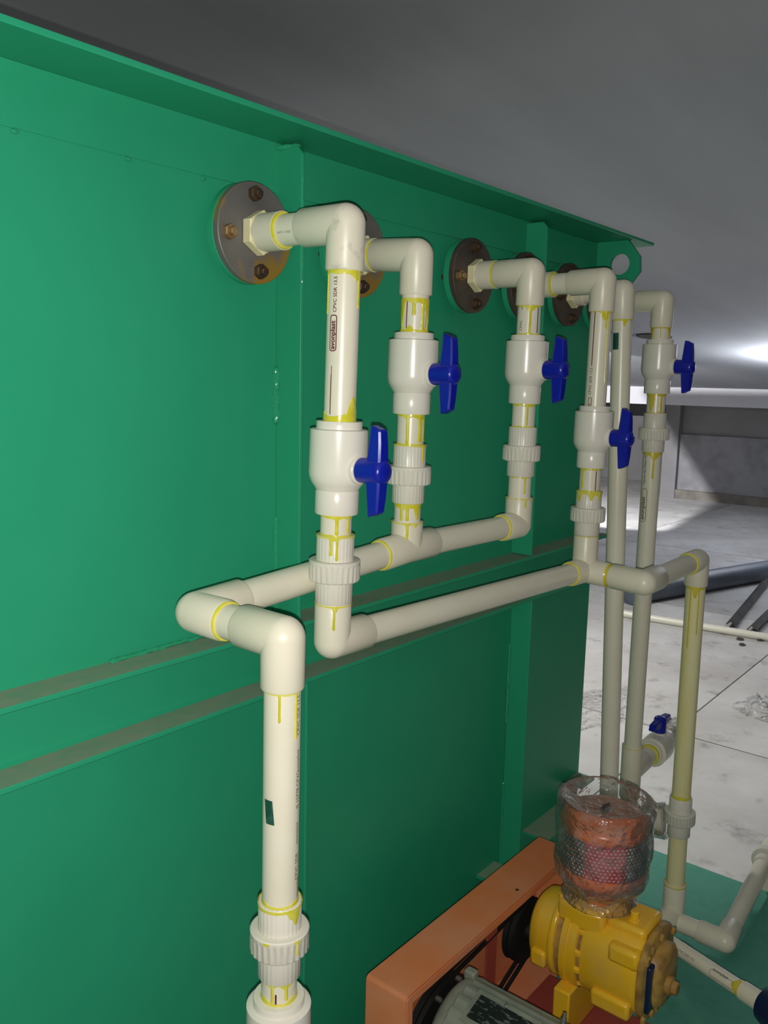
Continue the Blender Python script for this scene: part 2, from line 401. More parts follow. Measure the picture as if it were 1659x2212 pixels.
def smear(parent, P, T, r, t0, sgn, base, drips, seed=0, material='cement', amp=.5, name='cement_smear', arc=None):
    """yellow cement left around a joint: a wavy band with runs; drips = (angle, half width, length), angle 0 faces the photographer"""
    T, e1, e2 = camframe(P + T.normalized()*t0, T); n = 120; m = M(); vs = []; A = arc or (-pi, pi)
    for i in range(n + 1):
        a = A[0] + (A[1] - A[0])*i/n
        L = base*(1 + amp*noise.noise(Vector((math.cos(a)*1.6 + seed, math.sin(a)*1.6, seed*.37))))
        for ak, wk, lk in drips:
            if wk > .2: L = max(L, lk*math.exp(-abs((a - ak)/wk)**2.6))
            else: L += base*.9*math.exp(-abs((a - ak)/(wk*1.7))**2)
        L = max(L, .0010)
        for k, off in ((0, .0010), (.5, .0012), (.94, .0010), (1, .0001)):
            vs.append(P + T*(t0 + sgn*L*k) + (e1*math.cos(a) + e2*math.sin(a))*(r + off))
    m.add(vs, [(4*i + k, 4*i + 4 + k, 4*i + 5 + k, 4*i + 1 + k) for i in range(n) for k in range(3)])
    for ak, wk, lk in drips:                                            # single runs with rounded ends
        if wk > .2: continue
        vs = []; K = 18; hw = wk*.78
        for k in range(K + 1):
            q = k/K; tt = lk*q; rest = (lk - tt)/(hw*r)
            w_ = hw*(1 + .9*math.exp(-tt/(.25*hw*r + .002)))*(1.12 if q > .8 else 1)
            if rest < 1: w_ *= math.sqrt(max(0., 1 - (1 - rest)**2))
            a = ak + .18*wk*noise.noise(Vector((tt*90, ak*5, seed)))
            for u, off in ((-1, .0001), (-.6, .0011), (0, .0016), (.6, .0011), (1, .0001)):
                b = a + w_*u; vs.append(P + T*(t0 + sgn*tt) + (e1*math.cos(b) + e2*math.sin(b))*(r + off))
        m.add(vs, [(5*k + c, 5*k + 5 + c, 5*k + 6 + c, 5*k + 1 + c) for k in range(K) for c in range(4)])
    return build(name, m, material, parent)
def ring(parent, P, T, r=R, w=.0052, h=.0036, material='cement'):
    return build('cement_ring', M().rev([(-w/2, r - .001), (-w*.4, r + h*.8), (0, r + h), (w*.4, r + h*.8), (w/2, r - .001)], P, T, 40), material, parent)
def patch(parent, P, T, r, a0, a1, t0, t1, material, name, off=.0006, skew=0, taper=0):
    T, e1, e2 = camframe(P + T.normalized()*(t0 + t1)/2, T); n = 6; vs = []
    for k in range(5):
        t = t0 + (t1 - t0)*k/4
        for i in range(n + 1):
            a = a0 + (a1 - a0)*i/n + skew*(k/4 - .5); vs.append(P + T*t + (e1*math.cos(a) + e2*math.sin(a))*(r + off))
    return build(name, M().add(vs, [(k*(n+1) + i, k*(n+1) + i + 1, (k+1)*(n+1) + i + 1, (k+1)*(n+1) + i) for k in range(4) for i in range(n)]), material, parent)
TEXTS = {}
def text_mesh(s, size, bold=0.):
    key = (s, size, bold)
    if key in TEXTS: return TEXTS[key]
    cu = bpy.data.curves.new('lettering', 'FONT'); cu.body = s; cu.size = size; cu.resolution_u = 3; cu.offset = bold
    o = bpy.data.objects.new('lettering', cu); COL.objects.link(o); bpy.context.view_layer.update()
    me = o.evaluated_get(bpy.context.evaluated_depsgraph_get()).to_mesh()
    res = ([v.co.copy() for v in me.vertices], [tuple(p.vertices) for p in me.polygons]); bpy.data.objects.remove(o); bpy.data.curves.remove(cu)
    TEXTS[key] = res; return res
def wrap_text(parent, P, T, r, ang, t_start, s, size, material, name='printed_text', bold=0., down=False):
    """lettering along the pipe, reading upwards from t_start (or downwards)"""
    vs, fs = text_mesh(s, size, bold); Tn, e1, e2 = camframe(P + T.normalized()*t_start, T); out = []
    for v in vs:
        sg = 1 if down else -1
        a = ang + sg*v.y/r; t = t_start + sg*v.x
        out.append(P + Tn*t + (e1*math.cos(a) + e2*math.sin(a))*(r + .0007))
    return build(name, M().add(out, fs), material, parent)
def text_frame(parent, P, T, r, a0, a1, t0, t1, th, material, rad=.35):
    """rounded outline printed on the pipe"""
    Tn, e1, e2 = camframe(P + T.normalized()*(t0 + t1)/2, T); W = (a1 - a0)*r; L = t1 - t0; q = min(W, L)*rad; m = M(); vs = []; n = 40
    def rr(inset):
        pts = []; w2, l2 = W/2 - inset, L/2 - inset; c = max(q - inset, .0005)
        for (sx, sy, b) in ((1, 1, 0), (-1, 1, pi/2), (-1, -1, pi), (1, -1, 1.5*pi)):
            for k in range(7):
                a = b + pi/2*k/6; pts.append((sx*(w2 - c) + c*math.cos(a), sy*(l2 - c) + c*math.sin(a)))
        return pts
    A, B = rr(0), rr(th)
    for pts in (A, B):
        for x, y in pts:
            a = (a0 + a1)/2 + x/r; vs.append(P + Tn*((t0 + t1)/2 + y) + (e1*math.cos(a) + e2*math.sin(a))*(r + .0007))
    N = len(A); m.add(vs, [(i, (i + 1) % N, (i + 1) % N + N, i + N) for i in range(N)])
    return build('printed_frame', m, material, parent)

def valve(P, T, t, hub, label, group='ball valves with blue handles', wing_dir=None, s=1., frame_=None):
    T = T.normalized(); A = P + T*t; root = thing('ball_valve', label, 'valve', A + T*.146*s, group)
    pr = [(0, .0254), (0, .0355), (.0015, .0362), (.012, .0362), (.012, .0425), (.0135, .0455), (.078, .0460), (.086, .0452), (.093, .0430), (.099, .0395), (.104, .0358), (.107, .0346), (.108, .0336), (.110, .0346), (.144, .0346), (.146, .0336), (.146, .0254)]
    body = build('valve_body', M().rev([(a*s, b*s) for a, b in pr], A, T, 56), 'valve_white', root)
    C = A + T*.073*s; d = hub.normalized(); wd = (wing_dir or T).normalized(); lat = d.cross(wd).normalized()
    build('stem_boss', M().rev([(.03*s, .0225*s), (.0475*s, .0225*s), (.049*s, .021*s), (.049*s, .0)], C, d, 32), 'valve_white', root)
    hd = build('handle', M().rev([(.049*s, .0), (.049*s, .0185*s), (.050*s, .0196*s), (.088*s, .0196*s), (.094*s, .0182*s), (.098*s, .0135*s), (.0995*s, .0)], C, d, 36), 'blue', root)
    for sg in (-1, 1):
        rings = []
        for h, a0, a1, hw, sh in ((.004, .066, .0935, .0125, 0), (.02, .0665, .0935, .0120, 0), (.042, .0685, .0925, .0110, .0), (.063, .0705, .0905, .0100, 0), (.0665, .0715, .0885, .0088, 0)):
            tip = .0035 if h > .06 else 0
            pts = [(a0, -hw*.75), (a0 + .003, -hw), (a1 - .003, -hw), (a1, -hw*.75), (a1, hw*.75), (a1 - .003, hw), (a0 + .003, hw), (a0, hw*.75)]
            rings.append([C + d*(a*s) + lat*(b*s) + wd*(sg*(h + (tip if a < (a0 + a1)/2 else -tip*.6))*s) for a, b in pts])
        build('handle_wing', M().loft(rings), 'blue', hd, sharp=22)
    return root
def union(P, T, t, label, tail=.038, head=.040, material='union_white'):
    T = T.normalized(); A = P + T*t; root = thing('union_coupling', label, 'pipe union', A + T*(head + .034 + tail), 'pipe unions with fluted nuts')
    def fl1(i, tt): return 1.0 if i % 4 < 2 else .985
    build('upper_socket', M().rev([(0, .0254), (0, .0290), (.0015, RF + .0003), (head + .002, RF + .0003)], A, T, 112, fl1), material, root)
    def fl2(i, tt): return (1.0 if i % 4 < 2 else .962) if .008 < tt < .033 else 1.0
    N = A + T*head
    build('union_nut', M().rev([(0, .0300), (0, .0395), (.0015, .0412), (.007, .0412), (.0081, .0414), (.0305, .0414), (.0329, .0400), (.034, .0380), (.034, .0300)], N, T, 104, fl2), material, root)
    build('lower_socket', M().rev([(.032, RF + .0003), (.034 + tail - .0015, RF + .0003), (.034 + tail, .0290), (.034 + tail, .0254)], N, T, 112, fl1), material, root)
    return root
Yd = Vector((0, -1, 0)); Xd = Vector((1, 0, 0)); Zd = Vector((0, 0, -1))

# vertical lines: elbow centre, direction, marks along the line
LN = {1: (V(1.011, -.244, .2323), Vector((-.0134, .0133, -1))), 2: (V(1.2724, -.1821, .2218), Vector((-.0072, .0072, -1))),
      3: (V(1.6674, -.1904, .2345), Vector((.002, .0096, -1))), 4: (V(1.9098, -.2426, .2382), Vector((-.0041, .0064, -1))),
      5: (V(2.1365, -.1907, .2374), Vector((.0112, -.033, -1))), 6: (V(2.3354, -.2184, .228), Vector((-.0011, -.0025, -1))),
      'L': (V(.7721, -.3571, -.3389), Vector((-.0026, .0058, -1))), 'R': (V(2.2521, -.3942, -.4499), Vector((.002, -.009, -1)))}
def on(i, t): P, T = LN[i]; return P + T.normalized()*t
Zf = .2348

# ------------------------------------------------------------------ flanges
def flange(i, label, steel, bolt):
    X = LN[i][0].x; C = V(X, 0, Zf); root = thing('pipe_flange', label, 'flange', V(X, 0, Zf - .0815), 'flanges along the tank top')
    build('stub_pipe', M().rev([(0, .030), (.022, .030)], C, Yd, 40), 'green', root)
    build('weld_bead', bead([C + Vector((math.cos(a)*.033, -.003, math.sin(a)*.033)) for a in [2*pi*k/24 for k in range(25)]], .005, .5, i*2.7), 'green_wet', root)
    build('back_flange', M().rev([(.0165, .025), (.0165, .0795), (.0185, .0815), (.0305, .0815), (.0315, .080), (.0315, .025)], C, Yd, 72), 'green', root)
    build('front_flange', M().rev([(.0320, .025), (.0320, .0805), (.0330, .0815), (.0440, .0815), (.0452, .0803), (.0452, .036), (.0462, .034), (.0462, .020)], C, Yd, 72), steel, root)
    for k in range(4):
        a = pi/2*k + .10; c = C + Vector((math.cos(a)*.0615, 0, math.sin(a)*.0615)); m = M()
        m.rev([(.0452, .0), (.0452, .0125), (.0545, .0125), (.0555, .0112), (.0555, .0075), (.062, .0075), (.063, .0065), (.063, 0)], c, Yd, 6 if True else 12)
        b = build('bolt', m, bolt[k % len(bolt)], root, sharp=20)
        build('bolt_tip', M().rev([(.002, 0), (.002, .0055), (.0165, .006), (.0165, 0)], c, Yd, 12), 'bolt_rust', b)
    return root
flange(1, 'nearest round flange, grey steel with yellow rust patches and hex bolts', 'flange_grey', ['bolt_brass', 'bolt_rust', 'bolt_brass', 'bolt_rust'])
flange(2, 'second round flange, mostly hidden behind the nearest pipe elbow', 'flange_grey', ['bolt_rust'])
flange(3, 'brown rusty round flange between the two tank ribs, fully in view', 'flange_brown', ['bolt_rust', 'bolt_rust', 'bolt_brass', 'bolt_rust'])
flange(4, 'rusty round flange hidden behind the third elbow at the second rib', 'flange_brown', ['bolt_rust'])
flange(5, 'dark rusty round flange below the lifting lug, right of the second rib', 'flange_brown', ['bolt_rust'])
flange(6, 'farthest round flange at the tank end, hidden behind the pipes', 'flange_brown', ['bolt_rust'])

def adapter(parent, i, y0, yhex, yend):
    """hexagonal threaded adapter leaving the flange"""
    X = LN[i][0].x; P = LN[i][0]; dz = (P.z - H - Zf); C = V(X, 0, Zf); d = Vector((0, P.y, dz)).normalized()
    o = build('threaded_adapter', M().rev([(y0, .02), (y0, .0335), (y0 + .002, .036), (yhex - .002, .036), (yhex, .0335), (yhex, .025)], C, d, 6), 'cpvc_pale', parent, sharp=20)
    build('adapter_socket', M().rev([(yhex - .002, RF + .0008), (yend, RF + .0008), (yend, R)], C, d, 40), 'cpvc_fitting', o)
    return C, d
def top_run(i, label, sock, tcol, ring_at, name='pipe_drop', tip='cpvc_fitting'):
    P, T = LN[i]; root = thing(name, label, 'pipe', on(i, tcol), 'short drops from the flanges')
    C, d = adapter(root, i, .0465, .066, ring_at)
    L = (P - C).length
    pipe(root, C + d*(ring_at - .01), C + d*(L - .06))
    ring(root, C + d*(ring_at + .001), d, R + .001, .0055, .0036)
    elbow(root, P, -d, T, max(.02, L - sock), .0705, tip)
    return root, C, d
# line 1
r1, C1, d1 = top_run(1, 'nearest pipe drop, with red printed maker name, above the lowest near valve', .1567, .2976, .110, tip='cpvc_smudged')
P, T = LN[1]
pipe(r1, on(1, .06), on(1, .298))
smear(r1, P, T, R, .0705, 1, .006, [(.75, .13, .016), (1.05, .12, .055), (-1.2, .10, .065), (.95, .25, .008)], 1)
smear(r1, P, T, R, .2975, -1, .010, [(.95, .5, .038), (-1.3, .3, .016), (.3, .3, .012)], 2)
wrap_text(r1, P, T, R, -.42, .1335, 'CPVC SDR 13.5', .0080, 'print_red', bold=.00012)
text_frame(r1, P, T, R, -.83, -.34, .137, .1915, .0016, 'print_red')
wrap_text(r1, P, T, R, -.47, .1885, 'avonplast', .0112, 'print_red', bold=.00035)
patch(r1, P, T, R, -.645, -.60, .213, .229, 'print_red', 'printed_line'); patch(r1, P, T, R, -.665, -.60, .227, .287, 'print_red', 'printed_line')
wrap_text(r1, C1, d1, R, -.02, .150, 'CPVC 1.1/2 IN', .0048, 'print_black')
# line 2
r2, C2, d2 = top_run(2, 'second pipe drop from the left, short yellow-streaked pipe above its valve', .088, .1366, .0852)
P, T = LN[2]; pipe(r2, on(2, .06), on(2, .137))
smear(r2, P, T, R, .0765, 1, .0055, [(-.08, .17, .031), (-.1, .4, .008), (.62, .16, .058), (1.15, .3, .058), (-1.15, .3, .06)], 3)
smear(r2, P, T, R, .1366, -1, .004, [(-.35, .3, .012), (-1.1, .2, .01), (.8, .3, .008)], 4)
patch(r2, P, T, R, -.63, -.555, .078, .133, 'print_red', 'printed_line')
wrap_text(r2, P, T, R, .98, .128, 'avonplast CPVC', .0068, 'print_black')
# line 3
r3, C3, d3 = top_run(3, 'third pipe drop, in front of the fully seen brown flange', .1075, .1326, .103)
P, T = LN[3]; pipe(r3, on(3, .06), on(3, .133))
smear(r3, P, T, R, .0705, 1, .004, [(.12, .13, .062), (.12, .45, .013)], 5); smear(r3, P, T, R, .1326, -1, .003, [(.1, .4, .005)], 6)
patch(r3, P, T, R, .79, .88, .072, .128, 'print_black', 'printed_line'); patch(r3, P, T, R, -.66, -.60, .072, .080, 'print_black', 'printed_line')
wrap_text(r3, P, T, R, -.56, .124, 'CPVC', .0085, 'print_black')
# line 4
r4, C4, d4 = top_run(4, 'fourth pipe drop, long pipe with dark printed line, left of the tall plain riser', .1596, .2881, .1156)
P, T = LN[4]; pipe(r4, on(4, .06), on(4, .289))
smear(r4, P, T, R, .068, 1, .004, [(.35, .40, .022), (.50, .12, .045), (.72, .07, .17)], 7)
patch(r4, P, T, R, -.62, -.53, .070, .195, 'print_red', 'printed_line')
wrap_text(r4, P, T, R, -.46, .262, 'CPVC SDR 13.5', .0095, 'print_black')
text_frame(r4, P, T, R, -.68, -.34, .268, .300, .0014, 'print_red'); wrap_text(r4, P, T, R, -.43, .290, 'st', .011, 'print_red')
# line 5: plain riser
P, T = LN[5]; r5 = thing('pipe_riser', 'tall plain riser without a valve, with a green tape mark near its top', 'pipe', on(5, 1.757), 'tall risers at the tank end')
C5, d5 = adapter(r5, 5, .0465, .066, .085); pipe(r5, C5 + d5*.08, C5 + d5*.14); elbow(r5, P, -d5, T, .07, .0715)
pipe(r5, on(5, .06), on(5, 1.757)); smear(r5, P, T, R, .0715, 1, .003, [(.25, .25, .018)], 8)
patch(r5, P, T, R, -.95, -.28, .105, .147, 'green_tape', 'tape_mark', .0012)
# line 6
r6, C6, d6 = top_run(6, 'farthest pipe drop, shaded against the bright ceiling', .146, .1027, .10)
P, T = LN[6]; pipe(r6, on(6, .06), on(6, .103))
smear(r6, P, T, R, .0705, 1, .003, [(.0, .06, .03), (-1.1, .3, .03), (1.1, .3, .03)], 9, 'cement_old')

# valves on the drops
valve(*LN[1], .2976, Yd, 'nearest ball valve, lowest of the hanging ones, with a bright blue handle')
valve(*LN[2], .1366, Yd, 'ball valve with blue handle on the second drop, right of the nearest pipe')
valve(*LN[3], .1326, Yd, 'ball valve with blue handle in front of the second tank rib')
valve(*LN[4], .2881, Yd, 'ball valve with blue handle in front of the tall plain riser')
valve(*LN[6], .1027, Yd, 'farthest hanging ball valve, blue handle against the bright ceiling')
# nipples between valve and union, and the unions
def nipple(i, t0, t1, label, drips, seed, material='cement'):
    P, T = LN[i]; root = thing('pipe_nipple', label, 'pipe', on(i, t1), 'short pipes between valve and union')
    pipe(root, on(i, t0 - .0005), on(i, t1 + .0005)); smear(root, P, T, R, t0, 1, .0045, drips, seed, material)
    smear(root, P, T, R, t1, -1, .0025, [], seed + 1, material); return root
nipple(1, .4436, .4779, 'short pipe with yellow runs under the nearest ball valve', [(.05, .14, .032), (.45, .7, .004), (.85, .13, .030)], 11)
nipple(2, .2826, .3384, 'short pipe with yellow runs under the second valve', [(-.22, .14, .055), (-.3, .5, .008), (.75, .2, .052), (1.25, .2, .05)], 13)
nipple(3, .2786, .3296, 'short pipe with a yellow run under the valve at the second rib', [(.32, .10, .047), (.4, .8, .007), (-.6, .3, .006)], 15)
nipple(4, .4341, .4898, 'short pipe with a dark line, in front of the tall plain riser', [(-.75, .16, .05)], 17)
patch(bpy.data.objects['pipe_nipple.003'], *LN[4], R, .51, .60, .440, .487, 'print_red', 'printed_line')
nipple(6, .2487, .3018, 'farthest short pipe between valve and union, yellow stained', [(-.5, .35, .05), (.5, .2, .05)], 19, 'cement_old')
UN = [(1, .4779, 'pipe union with fluted nut under the nearest valve', .5879), (2, .3384, 'pipe union above the tee of the rear manifold', .4472), (3, .3296, 'pipe union above the right end of the rear manifold', .438),
      (4, .4898, 'pipe union above the three way tee of the front manifold', .5968), (6, .3018, 'farthest pipe union, greyish against the dark wall', .4089),
      ('L', .3746, 'large looking union near the bottom of the left foreground riser', .4871), ('R', .6632, 'low union on the yellow stained riser beside the filter', .7742)]
UR = {}
for i, t0, lab, t1 in UN: UR[i] = union(*LN[i], t0, lab, tail=t1 - t0 - .074)
smear(UR[1], *LN[1], RF + .0003, .4779, 1, .0025, [(-.22, .10, .030), (.10, .085, .038), (-.05, .3, .006)], 21)
smear(UR[2], *LN[2], RF + .0003, .3384, 1, .0025, [(.95, .15, .03)], 22)
smear(UR[4], *LN[4], RF + .0003, .4898, 1, .006, [(-.8, .25, .024), (.2, .25, .02), (.9, .2, .02)], 23)
smear(UR['L'], *LN['L'], RF + .0003, .3746, 1, .005, [(.80, .24, .026), (.62, .3, .016)], 24)
smear(UR['L'], *LN['L'], .0416, .4150, 1, .003, [(.62, .06, .022)], 25, arc=(.5, .74)); smear(UR['L'], *LN['L'], .0416, .4150, 1, .004, [], 26, arc=(-.55, -.33))

# ------------------------------------------------------------------ rear manifold (A): tee, two elbows, outward branch and left riser
A0, A2, A3, PL = V(.770, -.1814, -.337), V(1.269, -.1784, -.311), V(1.669, -.1854, -.313), LN['L'][0]
ma = thing('pipe_manifold', 'rear manifold pipe that bends forward on the left and drops as the foreground riser', 'pipe', V(.9, -.25, -.76))
TA = (A2 - A0).normalized(); TB = (A3 - A2).normalized(); TL = (PL - A0).normalized()
elbow(ma, A0, TA, TL, .0863, .065); pipe(ma, A0 + TA*.08, A2 - TA*.07)
tee(ma, A2, [(-TA, .077), (TB, .077), (-LN[2][1], on(2, .4817).z - A2.z)]); pipe(ma, A2 + TB*.07, A3 - TB*.06)
elbow(ma, A3, -TB, -LN[3][1], .068, on(3, .4851).z - A3.z)
pipe(ma, on(3, .438), on(3, .49)); pipe(ma, on(2, .447), on(2, .49))
ring(ma, A2 - TA*.0785, TA); ring(ma, A3 - TB*.070, TB)
smear(ma, *LN[2], R, .4475, 1, .006, [(-.45, .15, .032), (.0, .15, .032), (.8, .3, .03), (.2, .9, .008)], 31)
smear(ma, *LN[2], RF, .4825, 1, .0025, [(.02, .12, .05), (.55, .12, .008)], 32)
smear(ma, *LN[3], R, .4385, 1, .002, [(.45, .10, .038)], 33); smear(ma, *LN[3], RF, .486, 1, .002, [(.5, .1, .02)], 34)
pipe(ma, A0 + TL*.055, PL - TL*.06); ring(ma, A0 + TL*.0665, TL)
elbow(ma, PL, -TL, LN['L'][1], .077, .0685)
pipe(ma, on('L', .06), on('L', .3745))
P, T = LN['L']
smear(ma, P, T, R, .0688, 1, .0018, [(-.14, .085, .040), (.80, .10, .066), (.30, .50, .003)], 35)
smear(ma, P, T, R, .3745, -1, .003, [(1.0, .5, .006), (-1.0, .4, .006)], 36)
patch(ma, P, T, R, -.92, -.40, .218, .252, 'green_tape', 'tape_mark', .0012, skew=.13)
for k in range(5): wrap_text(ma, P, T, R, 1.12, .130 + .052*k, ('CPVC SDR 13.5', 'avonplast', 'IS 15778 CPVC', 'avonplast', 'CPVC SDR')[k], .0085, 'print_black')
wrap_text(ma, P, T, R, 1.25, .365, 'avonplast', .008, 'print_black')
# valve at the foot of the left riser
nl = thing('pipe_nipple', 'short yellow-run pipe at the very bottom of the left riser', 'pipe', on('L', .53), 'short pipes between valve and union')
pipe(nl, on('L', .4871), on('L', .5215)); smear(nl, P, T, R, .4875, 1, .003, [(-.38, .11, .030), (.42, .14, .026), (.4, .35, .008)], 37); smear(nl, P, T, R, .521, -1, .005, [(-.9, .5, .009), (.9, .5, .009)], 38)
patch(nl, P, T, R, -.22, -.12, .502, .518, 'print_red', 'printed_line')
valve(P, T, .5204, Xd*.3 + Yd, 'white ball valve cut off by the bottom edge, under the left riser', wing_dir=Vector((.9, -.3, 0)))
pb = thing('pipe_tail', 'pipe running down to the floor under the bottom left valve', 'pipe', on('L', 1.28)); pipe(pb, on('L', .6664), on('L', 1.31))

# ------------------------------------------------------------------ front manifold (B): elbow, run, three way tee, outward branch, right riser
B1, B4, B5, PR = V(1.002, -.2354, -.42), V(1.907, -.2384, -.447), V(1.898, -.3944, -.451), LN['R'][0]
mb = thing('pipe_manifold', 'front manifold pipe ending in the yellow stained riser on the right', 'pipe', V(1.6, -.3, -1.12))
TM = (B4 - B1).normalized(); TN = (B5 - B4).normalized(); TR = (PR - B5).normalized()
elbow(mb, B1, -LN[1][1], TM, on(1, .5879).z - B1.z, .0815); pipe(mb, B1 + TM*.07, B4 - TM*.06)
tee(mb, B4, [(-TM, .074), (-LN[4][1], on(4, .5975).z - B4.z), (TN, .066)])
ring(mb, B4 - TM*.0755, TM); ring(mb, B4 + TN*.0672, TN, R, .004, .004)
smear(mb, *LN[1], RF, .5885, 1, .002, [(.10, .16, .010), (.06, .09, .040)], 41, arc=(-pi, pi)); smear(mb, *LN[4], RF, .598, 1, .0018, [], 42)
pipe(mb, B4 + TN*.06, B5 - TN*.06); smear(mb, B4, TN, R, .0675, 1, .02, [(.2, .9, .03)], 43, 'cement_old', amp=.8)
elbow(mb, B5, -TN, TR, .081, .078)
pipe(mb, B5 + TR*.07, PR - TR*.06); ring(mb, PR - TR*.0705, TR)
elbow(mb, PR, -TR, LN['R'][1], .069, .068); P, T = LN['R']
pipe(mb, on('R', .06), on('R', .663), material='cpvc_stained')
smear(mb, P, T, R, .068, 1, .006, [(-.45, .10, .17), (.38, .08, .13), (.0, .3, .03)], 44, 'cement_old'); smear(mb, P, T, R, .663, -1, .008, [], 45)
# below the right union: pipe to the deck and three way elbow
rb = thing('stained_pipe', 'lower stained pipe and elbow standing on the teal deck behind the blower', 'pipe', on('R', 1.05))
pipe(rb, on('R', .7742), on('R', .93), material='cpvc_stained'); Pb = on('R', 1.012)
tee(rb, Pb, [(-T, .092), (Vector((-1, .1, 0)), .10)]); pipe(rb, Pb + Vector((-.09, .009, 0)), Pb + Vector((-.30, .03, 0)))
smear(rb, P, T, RF, .9187, 1, .003, [], 46, 'cement_old')
# outlet pipe on the deck, bending away to the right edge
oc = V(2.235, -.552, -1.468); ob = thing('deck_pipe', 'pipe lying low over the teal deck with an elbow, leading to the right edge', 'pipe', oc - Vector((0, 0, .045)))
dY = Vector((0, 1, 0)); dX = Vector((1, .055, .03)).normalized()
elbow(ob, oc, dY, dX, .07, .075); pipe(ob, oc + dY*.06, oc + dY*.122); pipe(ob, oc + dX*.07, oc + dX*.455)
build('end_collar', M().rev([(.43, R), (.43, RF), (.46, RF), (.463, .041), (.49, .041), (.492, .030), (.53, .030), (.53, 0)], oc, dX, 48), 'union_white', ob)
elbow(ob, oc + dX*.57, -dX, Vector((0, 0, -1)), .06, .185)
# thin printed pipe to the right edge with a dark blue fitting
ta, tb = V(2.00, -.500, -1.38), V(1.905, -.735, -1.362); td = (tb - ta).normalized(); tl = (tb - ta).length
tp = thing('thin_pipe', 'thin printed pipe running from the blower to the right edge', 'pipe', (ta + tb)/2 - Vector((0, 0, .03)))
pipe(tp, ta - td*.03, ta + td*(tl - .03), .0185); build('coupling', M().rev([(tl - .055, .018), (tl - .055, .0225), (tl + .01, .0225), (tl + .01, .018)], ta, td, 32), 'cpvc_fitting', tp)
build('hose_end', M().rev([(tl + .0, .02), (tl + .0, .036), (tl + .012, .040), (tl + .05, .040), (tl + .05, 0)], ta, td, 32), 'dark_blue', tp)
smear(tp, ta, td, .0185, tl - .056, -1, .012, [(0, .8, .02)], 47, 'cement_old')
wrap_text(tp, ta, td, .0185, -.35, .02, 'CPVC SDR 13.5', .008, 'print_black', down=True); wrap_text(tp, ta, td, .0185, .02, .125, 'avonplast', .011, 'print_black', down=True)
text_frame(tp, ta, td, .0185, -.75, .22, .118, .188, .0008, 'print_black', .5)

# ------------------------------------------------------------------ line 6 below its union: long riser with tee, horizontal valve
P, T = LN[6]; r6b = thing('pipe_riser', 'long printed riser under the farthest union, with a low side branch', 'pipe', on(6, 1.749), 'tall risers at the tank end')
pipe(r6b, on(6, .409), on(6, 1.28)); Ct = on(6, 1.352)
smear(r6b, P, T, R, .409, 1, .008, [(.15, .14, .075), (.25, .6, .02)], 51, 'cement_old'); smear(r6b, P, T, RF, 1.2725, 1, .002, [], 52)
wrap_text(r6b, P, T, R, -.62, .500, 'Thermo Hot Water CPVC', .0085, 'print_black', bold=.0001)
wrap_text(r6b, P, T, R, -.50, .598, 'avonplast', .017, 'print_black', bold=.0002); text_frame(r6b, P, T, R, -.98, -.28, .510, .605, .0011, 'print_black', .5)
dB = Vector((1, .03, 0)).normalized()
tee(r6b, Ct, [(-T, .08), (T, .08), (dB, .10)]); pipe(r6b, Ct + T.normalized()*.075, Ct + T.normalized()*.397)
pipe(r6b, Ct + dB*.09, Ct + dB*.155); ring(r6b, Ct + dB*.150, dB, R + .001, .012, .006)
valve(Ct, dB, .155, Vector((0, 0, 1)), 'low ball valve lying sideways with an upright blue handle, behind the stained riser', wing_dir=Vector((1, 0, 0)))
vt = thing('pipe_stub', 'short pipe behind the sideways valve, wrapped in clear film', 'pipe', Ct + dB*.36 - Vector((0, 0, .03))); pipe(vt, Ct + dB*.3015, Ct + dB*.42)
build('film_wrap', M().rev([(.30, .034), (.33, .040), (.36, .036), (.40, .042), (.43, .030)], Ct, dB, 28, lambda i, t: 1 + .12*noise.noise(Vector((i*.7, t*60, 2)))), 'film', vt)
# end cap fitting seen between filter and stained riser
cp = V(2.33, -.315, -1.245); cap_d = Vector((.25, -1, .15)).normalized()
cf = thing('film_wrapped_fitting', 'small pale fitting wrapped in film between filter and stained riser', 'fitting', cp - Vector((0, 0, .05)))
build('fitting_body', M().rev([(-.07, .02), (-.03, .022), (-.03, .036), (0, .040), (.012, .040), (.018, .03), (.018, 0)], cp, cap_d, 24), 'cpvc_fitting', cf)
build('film_wrap', M().rev([(-.06, .034), (-.02, .046), (.02, .050), (.03, .036), (.045, .030)], cp, cap_d, 24, lambda i, t: 1 + .15*noise.noise(Vector((i*.8, t*50, 7)))), 'film', cf)

# ------------------------------------------------------------------ teal skid deck
dk = thing('skid_deck', 'teal green steel deck plate under the blower', 'deck', V(1.6, -.7, -1.65))
build('deck_plate', M().box((.86, -1.35, H - 1.532), (2.648, -.018, H - 1.522)), 'deck_green', dk)
build('deck_frame', M().box((.88, -1.30, .001), (2.60, -1.24, H - 1.532)).box((.88, -.10, .001), (2.60, -.04, H - 1.532)).box((2.56, -1.30, .001), (2.62, -.04, H - 1.533)), 'deck_green', dk)

